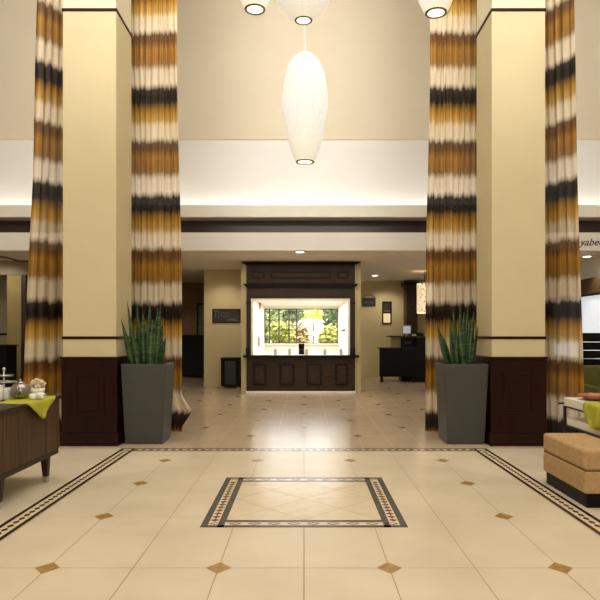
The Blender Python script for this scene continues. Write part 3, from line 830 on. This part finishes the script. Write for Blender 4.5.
b = MB(); b.box((p.x-.07,Y-.08,z),(p.x+.07,Y+.08,z+.03)); b.box((p.x-.07,Y+.02,z+.03),(p.x+.07,Y+.08,z+.2)); b.box((p.x-.07,Y-.08,z+.2),(p.x+.07,Y+.08,z+.26)); b.build('housing', 'black', t, bevel=.006)
b = MB(); b.lathe([(.04,.03),(.052,.05),(.055,.11),(.04,.15)], (p.x,Y-.03,z), 20); b.build('carafe', 'black_soft', t)
# small boards on the side walls of the pantry
for (sx, Y, py0, py1, m, lab, nm) in ((OX0+.002,17.0,303,309,'box_brown','small brown picture high on the left wall inside the hatch','wall_picture'),
                                  (OX0+.002,16.6,337,346,'box_brown','brown notice low on the left wall inside the hatch','wall_notice')):
    z0, z1 = P(0,py1,Y).z, P(0,py0,Y).z
    b = MB(); b.box((sx,Y-.35,z0),(sx+.02,Y+.25,z1)); tag(b.build(nm, m, bevel=.003), lab, 'picture' if nm=='wall_picture' else 'notice')
b = MB(); b.box((OX1-.03,15.9,P(0,331,16.5).z),(OX1-.002,17.3,P(0,329.4,16.5).z)); tag(b.build('wall_rail', 'steel'), 'dark rail on the right wall inside the hatch', 'rail')

# garden outside
def blob(name, c, r, n, m, label, sq=(1,1,1), group='shrubs and trees in the garden', trunk=0, leaf=.09):
    rnd = random.Random(int(c[0]*100+c[1]*7+n)); c = Vector(c)
    t = thing(name, label, 'tree' if trunk else 'shrub', (c.x,c.y,-.02), group)
    b = MB(); b.keepn = True
    for k in range(n):
        d = Vector((rnd.gauss(0,1),rnd.gauss(0,1),rnd.gauss(0,1))).normalized()*(rnd.random()**.4)
        p = c+Vector((d.x*r*sq[0], d.y*r*sq[1], d.z*r*sq[2]))
        p += Vector((0,0,.25*r*noise.noise(p*1.3)))
        if p.z < 0: p.z = -p.z
        a = Vector((rnd.gauss(0,1),rnd.gauss(0,1),rnd.gauss(0,1))).normalized(); e = a.orthogonal().normalized(); f = a.cross(e)
        s = leaf*rnd.uniform(.6,1.3)
        b.quad([p-e*s, p-f*s*.5, p+e*s, p+f*s*.5])
    b.build('foliage', m, t)
    b = MB(); b.tube([(c.x,c.y,-.02),(c.x+.03,c.y,c.z*.5),(c.x,c.y,c.z)], [.06+.02*trunk,.05,.03], 8); b.build('trunk', 'trunk', t)
b = MB(); b.box((-14,21.0,-.12),(14,60,-.03)); struct(b.build('ground', 'lawn'))
b = MB(); b.quad([(-.6,21.2,-.025),(1.6,21.2,-.025),(2.2,38,-.025),(-2.5,38,-.025)]); struct(b.build('ground_path', 'path'))
simple('wall_garden', (-9,42,-.03), (9,42.3,P(0,313,42).z), 'path')
blob('garden_shrub', P(281,334,22.6), .52, 700, 'leaf0', 'yellow-green shrub outside behind the gridded left panes')
blob('garden_shrub', P(300,337,24.6), .42, 700, 'leaf4', 'brownish green shrub outside at the middle of the window', sq=(1,1,1.3))
blob('garden_shrub', P(331,338,22.8), .5, 900, 'leaf0', 'bright green shrub outside at the right end of the window')
blob('garden_shrub', P(266,332,24.8), .5, 700, 'leaf1', 'mid-green shrub outside at the left end of the window')
blob('garden_tree', P(286,312,31), .95, 900, 'leaf2', 'dark green tree outside behind the gridded left panes', trunk=1, leaf=.12)
blob('garden_tree', P(266,314,28.5), .85, 800, 'leaf1', 'green tree outside at the far left of the window', trunk=1, leaf=.12)
blob('garden_tree', P(313,312,36), 1.1, 1500, 'leaf3', 'wide yellow-green tree outside above the pale garden wall', sq=(1.5,1,.42), trunk=1, leaf=.15)
blob('garden_tree', P(334,318,27), .7, 1000, 'leaf2', 'dark green tree outside at the right of the window', sq=(.75,1,1.5), trunk=1, leaf=.1)
p = P(319,335,25)
t = thing('garden_parasol', 'small grey parasol standing outside on the pale path', 'parasol', (p.x,25,-.025))
b = MB(); b.lathe([(.5,1.30),(.46,1.36),(.2,1.55),(.01,1.62)], (p.x,25,0), 8); b.build('canopy', 'parasol', t)
b = MB(); b.tube([(p.x,25,-.025),(p.x,25,1.5)], .02); b.build('pole', 'steel', t)

# ------------------------------------------------------------------ REAR WALL ITEMS
# dark board with faint grey drawing, left of the hatch
x0, x1, z0, z1 = P(212.5,0,YA).x, P(240.5,0,YA).x, P(0,323,YA).z, P(0,309,YA).z
t = thing('wall_sign', 'wide black framed sign with faint grey marks left of the hatch', 'sign', ((x0+x1)/2,YA,z0))
b = MB(); b.frame((x0,YA-.03,z0),(x1,YA-.03,z1), .025, d=.03); b.build('frame', 'black', t, bevel=.003)
b = MB(); b.box((x0+.025,YA-.018,z0+.025),(x1-.025,YA-.001,z1-.025)); b.build('board', 'sign_black', t)
b = MB(); y = YA-.019
for (u, w, v0, v1) in ((.10,.03,.35,.85),(.05,.13,.8,.9),(.21,.03,.35,.85)): b.quad([(x0+u*(x1-x0),y,z0+v0*(z1-z0)),(x0+(u+w)*(x1-x0),y,z0+v0*(z1-z0)),(x0+(u+w)*(x1-x0),y,z0+v1*(z1-z0)),(x0+u*(x1-x0),y,z0+v1*(z1-z0))])
for cu in (.38,.55):
    n = 14; cx_, cz_ = x0+cu*(x1-x0), z0+.6*(z1-z0)
    for k in range(n):
        a0, a1 = .6+2*PI*.8*k/n, .6+2*PI*.8*(k+1)/n
        b.quad([(cx_+r*math.cos(a),y,cz_+r*math.sin(a)) for r, a in ((.045,a0),(.06,a0),(.06,a1),(.045,a1))])
for k in range(8):
    u0, u1 = .5+.4*k/8, .5+.4*(k+1)/8; h0, h1 = .2+.14*math.sin(PI*k/8), .2+.14*math.sin(PI*(k+1)/8)
    b.quad([(x0+u0*(x1-x0),y,z0+.16*(z1-z0)),(x0+u1*(x1-x0),y,z0+.16*(z1-z0)),(x0+u1*(x1-x0),y,z0+h1*(z1-z0)),(x0+u0*(x1-x0),y,z0+h0*(z1-z0))])
b.build('marks', 'sign_grey', t)
# black stand on the floor below it
xa, xb = P(222,0,15.75).x, P(240.5,0,15.75).x
t = thing('black_stand', 'black waist-high bin cabinet against the wall left of the hatch', 'cabinet', ((xa+xb)/2,15.75,0))
b = MB(); b.box((xa,15.55,.05),(xb,15.96,.76)); b.build('body', 'black', t, bevel=.006)
b = MB(); b.box((xa-.01,15.54,.76),(xb+.01,15.97,.785)); b.build('top', 'black_soft', t, bevel=.004)
for x in (xa+.03, xb-.07):
    for y in (15.58, 15.88):
        b = MB(); b.box((x,y,0),(x+.04,y+.04,.05)); b.build('foot', 'silver', t)
b = MB(); b.box((xa+.10,15.545,.10),(xb-.1,15.55,.70)); b.build('door', 'sign_black', t, bevel=.002)
# corridor: picture and black cabinet
x0, x1, z0, z1 = P(196.5,0,19.9).x, P(209,0,19.9).x, P(0,338,19.9).z, P(0,303,19.9).z
t = thing('framed_picture', 'tall dark framed green picture at the end of the left corridor', 'picture', ((x0+x1)/2,19.98,z0))
b = MB(); b.frame((x0,19.96,z0),(x1,19.96,z1), .05, d=.04); b.build('frame', 'black', t, bevel=.004)
b = MB(); b.box((x0+.05,19.98,z0+.05),(x1-.05,19.998,z1-.05)); b.build('artwork', 'pic_green', t)
t = thing('corridor_cabinet', 'black sideboard at the end of the left corridor', 'cabinet', (-3.6,19.6,0))
b = MB(); b.box((-4.6,19.35,.1),(-2.75,19.9,1.34)); b.build('body', 'black', t, bevel=.006)
b = MB(); b.box((-4.62,19.33,1.34),(-2.73,19.92,1.37)); b.build('top', 'black_soft', t, bevel=.004)
for x in (-4.55, -2.86):
    for y in (19.4, 19.8):
        b = MB(); b.box((x,y,0),(x+.06,y+.06,.1)); b.build('leg', 'black', t)
# right of the hatch: arched hanging sign, framed picture
YR = 19.5
x0, x1, z0, z1 = P(362,0,YR).x, P(375.5,0,YR).x, P(0,306.5,YR).z, P(0,298,YR).z
t = thing('arched_sign', 'small black sign with arched top bracket right of the hatch', 'sign', ((x0+x1)/2,YR,z0))
b = MB(); b.box((x0,YR-.03,z0),(x1,YR,z1)); b.build('board', 'sign_black', t, bevel=.004)
b = MB(); b.tube([(x0+(x1-x0)*k/12, YR-.015, z1+.1*math.sin(PI*k/12)) for k in range(13)], .01); b.build('bracket', 'black', t)
b = MB()
for k in range(5): u = .14+k*.15; b.quad([(x0+u*(x1-x0),YR-.031,z0+.1),(x0+(u+.1)*(x1-x0),YR-.031,z0+.1),(x0+(u+.1)*(x1-x0),YR-.031,z0+.16+.02*(k%2)),(x0+u*(x1-x0),YR-.031,z0+.16+.02*(k%2))])
b.build('marks', 'sign_grey', t)
x0, x1, z0, z1 = P(382,0,YR).x, P(391.5,0,YR).x, P(0,324,YR).z, P(0,301.5,YR).z
t = thing('framed_picture', 'narrow black framed picture with bright lower half on the reception wall', 'picture', ((x0+x1)/2,YR,z0))
b = MB(); b.frame((x0,YR-.04,z0),(x1,YR-.04,z1), .04, d=.04); b.box((x0+.04,YR-.03,z0+.34),(x1-.04,YR-.001,z0+.37)); b.build('frame', 'black', t, bevel=.004)
b = MB(); b.box((x0+.04,YR-.015,z0+.37),(x1-.04,YR-.001,z1-.04)); b.build('dark_panel', 'sign_black', t)
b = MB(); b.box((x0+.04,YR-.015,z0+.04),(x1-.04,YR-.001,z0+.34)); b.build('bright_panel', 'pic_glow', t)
b = MB(); b.box((x0+.05,YR-.018,z0+.40),(x1-.05,YR-.015,z0+.44)); b.build('pale_strip', 'sign_grey', t)
# dark wood tall cabinet behind the desk
yc = 18.9
x0, x1 = P(406.5,0,yc).x, P(430,0,yc).x
t = thing('tall_cabinet', 'tall dark wood cabinet behind the reception desk', 'cabinet', ((x0+x1)/2,19.15,0))
b = MB(); b.box((x0,yc,.08),(P(417.5,0,yc).x,19.45,2.92)); b.build('body', 'wenge', t, bevel=.006)
b = MB(); b.box((x0-.08,yc-.06,2.92),(P(417.5,0,yc).x+.06,19.48,3.04)); b.build('crown', 'wenge_dark', t, bevel=.008)
b = MB(); b.box((x0+.03,yc-.015,1.2),(P(417.5,0,yc).x-.03,yc,2.2)); b.build('door', 'wenge', t, bevel=.006)
b = MB(); b.box((x0+.03,yc-.015,2.26),(P(417.5,0,yc).x-.03,yc,2.86)); b.build('door', 'wenge', t, bevel=.006)
b = MB(); b.box((x0-.02,yc-.02,0),(P(417.5,0,yc).x+.02,19.45,.08)); b.build('plinth', 'wenge_dark', t, bevel=.004)
# reception desk
yd = 17.5
def dx(px, Y=yd): return P(px,0,Y).x
t = thing('reception_desk', 'black reception desk with raised counter at right rear', 'desk', (dx(402),yd+.4,0))
b = MB(); b.box((dx(379.5),yd,.16),(dx(417),yd+.06,.99)); b.build('front_panel', 'black', t, bevel=.006)
b = MB(); b.box((dx(379)-.01,yd-.02,.97),(dx(418),yd+.5,1.0)); b.build('desktop', 'wenge_dark', t, bevel=.004)
for px in (380.5, 412.5):
    b = MB(); b.box((dx(px),yd+.02,0),(dx(px)+.08,yd+.1,.17)); b.build('leg', 'black', t, bevel=.004)
b = MB(); b.box((dx(404),yd+.5,.0),(dx(432),yd+1.0,1.30)); b.build('counter_body', 'black', t, bevel=.006)
b = MB(); b.box((dx(391.5),yd+.42,1.31),(dx(433),yd+1.05,1.35)); b.build('counter_top', 'walnut', t, bevel=.004)
b = MB(); b.box((dx(394),yd+.6,.99),(dx(404),yd+.66,1.31)); b.build('counter_bracket', 'wall_olive', t)
b = MB(); b.box((dx(417),yd+.02,.02),(dx(434),yd+.5,1.29)); b.build('side_cabinet', 'black', t, bevel=.006)
b = MB(); b.box((dx(408),yd+.49,1.1),(dx(414),yd+.5,1.18)); b.build('drawer_handle', 'steel', t, bevel=.003)
# things on the counter
yk = yd+.7; p0, p1 = P(402.5,0,yk).x, P(411,0,yk).x
t = thing('computer_monitor', 'pale computer monitor standing on the reception counter', 'monitor', ((p0+p1)/2,yk,1.35))
b = MB(); b.box((p0,yk-.02,1.40),(p1,yk+.03,1.66)); b.build('housing', 'pewter', t, bevel=.006)
b = MB(); b.box((p0+.02,yk-.024,1.42),(p1-.02,yk-.02,1.64)); b.build('screen', 'screen', t)
b = MB(); b.box((p0+.07,yk-.06,1.35),(p1-.07,yk+.07,1.362)); b.box((p0+.1,yk,1.362),(p1-.1,yk+.025,1.41)); b.build('stand', 'pewter', t, bevel=.003)
q = P(419,0,yk-.1).x
t = thing('desk_telephone', 'black desk telephone on the reception counter', 'telephone', (q,yk-.1,1.35))
b = MB(); v = b.box((q-.12,yk-.2,1.35),(q+.12,yk,1.38)); v[6].co.z = v[7].co.z = 1.44; b.build('base', 'black', t, bevel=.005)
b = MB(); b.tube([(q-.09,yk-.18,1.415),(q-.09,yk-.1,1.445),(q-.09,yk-.02,1.465)], [.022,.016,.022], 10); b.build('handset', 'black_soft', t)
for (px, lab, w) in ((414.2,'small stack of white paper beside the monitor',.1),(426.5,'stack of white paper right of the telephone',.12)):
    q = P(px,0,yk-.2).x
    b = MB()
    for k in range(4): o_ = .006*((k*7)%3-1); b.box((q-w/2+o_,yk-.26,1.35+k*.012),(q+w/2+o_,yk-.1+o_,1.361+k*.012))
    tag(b.build('paper_stack', 'paper', loc=(q,yk-.18,1.35)), lab, 'paper')
# speckled drum pendant
Y = 16.4; c = P(424.5,0,Y); z0, z1, r = P(0,313,Y).z, P(0,283.5,Y).z, 7.6*Y/F
t = thing('drum_pendant', 'lit cream drum pendant with brown speckles above the reception desk', 'pendant lamp', (c.x,Y,z0))
b = MB(); b.lathe([(r,0),(r,z1-z0)], (c.x,Y,z0), 40, caps=False); b.build('shade', 'drum', t, loc=(c.x,Y,z0))
b = MB(); b.lathe([(r*.97,.02),(r*.97,.03)], (c.x,Y,z0), 40); b.build('diffuser', 'down_glow', t)
b = MB(); b.tube([(c.x,Y,z1-.1),(c.x,Y,ZL)], .008); b.tube([(c.x-r,Y,z1-.02),(c.x+r,Y,z1-.02)], .006); b.build('cord', 'steel', t)

# recessed downlights in the low ceiling
SPOTS = []
dl0 = None
def downlight(px, py, lab):
    global dl0
    Y = (ZL-HC)*F/(334-py); x = (px-304)*Y/F
    SPOTS.append((x, Y))
    if dl0 is None:
        dl0 = thing('ceiling_downlight', lab, 'ceiling light', (x,Y,ZL), 'recessed lights in the low ceiling')
        b = MB(); b.lathe([(.085,-.006),(.115,-.006),(.12,0),(.085,0)], (x,Y,ZL), 28, caps=False); b.build('trim_ring', 'white_paint', dl0)
        b = MB(); b.lathe([(.085,-.004),(.085,-.001)], (x,Y,ZL), 28); b.build('lens', 'down_glow', dl0)
    else:
        c = copy_tree(dl0); c.location = (x,Y,ZL); c['label'] = lab
downlight(300, 252, 'recessed round ceiling light just above the hatch crown')
downlight(375, 275.5, 'recessed round ceiling light right of the hatch')
downlight(587, 256.5, 'recessed round ceiling light at far right above the window')

# ------------------------------------------------------------------ LIGHT
def area(name, loc, rot, sx, sy, power, col=(1,.93,.82)):
    l = bpy.data.lights.new(name, 'AREA'); l.shape = 'RECTANGLE'; l.size = sx; l.size_y = sy; l.energy = power; l.color = col
    o = bpy.data.objects.new(name, l); COL.objects.link(o); o.location = loc; o.rotation_euler = rot; return o
def point(name, loc, power, r=.1, col=(1,.9,.75)):
    l = bpy.data.lights.new(name, 'POINT'); l.energy = power; l.shadow_soft_size = r; l.color = col
    o = bpy.data.objects.new(name, l); COL.objects.link(o); o.location = loc; return o
def spot(name, loc, tgt, power, ang=70, blend=.5, r=.06, col=(1,.88,.68)):
    l = bpy.data.lights.new(name, 'SPOT'); l.energy = power; l.spot_size = math.radians(ang); l.spot_blend = blend; l.shadow_soft_size = r; l.color = col
    o = bpy.data.objects.new(name, l); COL.objects.link(o); o.location = loc
    o.rotation_euler = (Vector(tgt)-Vector(loc)).to_track_quat('-Z','Y').to_euler(); return o
W1 = (1,.95,.88)
area('atrium_fill', (0,4.4,8.7), (0,0,0), 9, 9, 600, W1)  # added overhead fill panel for the closed hall, not a fixture
u = area('upper_wall_fill', (0,-2,7.6), (math.radians(91),0,0), 12, 1.2, 215, (1,.95,.88)); u.data.spread = math.radians(50)  # added fill aimed at the upper wall, no fixture there
area('front_fill', (0,-4.6,4.2), (PI/2,0,0), 10, 4, 290, (1,.96,.9))  # added fill behind the camera, not an opening to daylight
area('cove_light', (0,12.80,3.98), (math.radians(180-4),0,0), 17.5, .12, 60, (1,.95,.84))
area('pantry_fill', (-.08,16.6,2.2), (0,0,0), 2.0, 4, 95, (1,.99,.96))  # added fill panel to brighten the pantry, unseen
area('low_ceiling_fill', (0,13.3,3.04), (0,0,0), 9, .8, 44, (1,.9,.75))  # added hidden fill, since the ceiling blocks the hall light
WD = (1,.9,.74)
for sg in (-1, 1): spot('column_scallop', (sg*2.60,7.02,8.6), (sg*2.60,7.04,0), 420, 18, .25, .02, (1,.93,.8))
for x, y in SPOTS: spot('downlight_or_fill', (x,y,ZL-.03), (x,y+.01,0), 40, 100, .7, col=WD)
spot('downlight_or_fill', (2.6,18.6,ZL-.03), (2.6,19.3,1.4), 60, 110, .8, col=WD)  # remaining spots are added fills with no ceiling fixture
spot('downlight_or_fill', (-2.1,15.2,ZL-.03), (-2.1,15.8,1.0), 40, 110, .8, col=WD)
spot('downlight_or_fill', (-4.0,18.6,ZL-.03), (-4.0,18.9,0), 40, 110, .8, col=WD)
spot('downlight_or_fill', (-6.9,13.3,ZL-.03), (-6.9,14.2,1.4), 30, 120, .8, col=WD)
spot('downlight_or_fill', (4.8,13.6,ZL-.03), (4.8,13.9,1), 40, 120, .8, col=WD)
sl = bpy.data.lights.new('sun', 'SUN'); sl.energy = 11; sl.angle = .02; sl.color = (1,.95,.85)
so = bpy.data.objects.new('sun', sl); COL.objects.link(so); so.rotation_euler = (math.radians(35), 0, math.radians(20))
w = bpy.data.worlds.new('sky'); C.world = w; w.use_nodes = True
bg = w.node_tree.nodes['Background']; bg.inputs[0].default_value = (.86,.93,1,1); bg.inputs[1].default_value = 2.5

# ------------------------------------------------------------------ CAMERA
cam = bpy.data.cameras.new('camera'); co = bpy.data.objects.new('camera', cam); COL.objects.link(co)
co.location = (0,0,HC); co.rotation_euler = (PI/2,0,0)
cam.sensor_width = 36; cam.lens = 36*F/600; cam.shift_x = -4/600; cam.shift_y = 34/600; cam.clip_end = 200
C.camera = co
C.view_settings.view_transform = 'Standard'
C.view_settings.look = 'None'
C.view_settings.exposure = .12
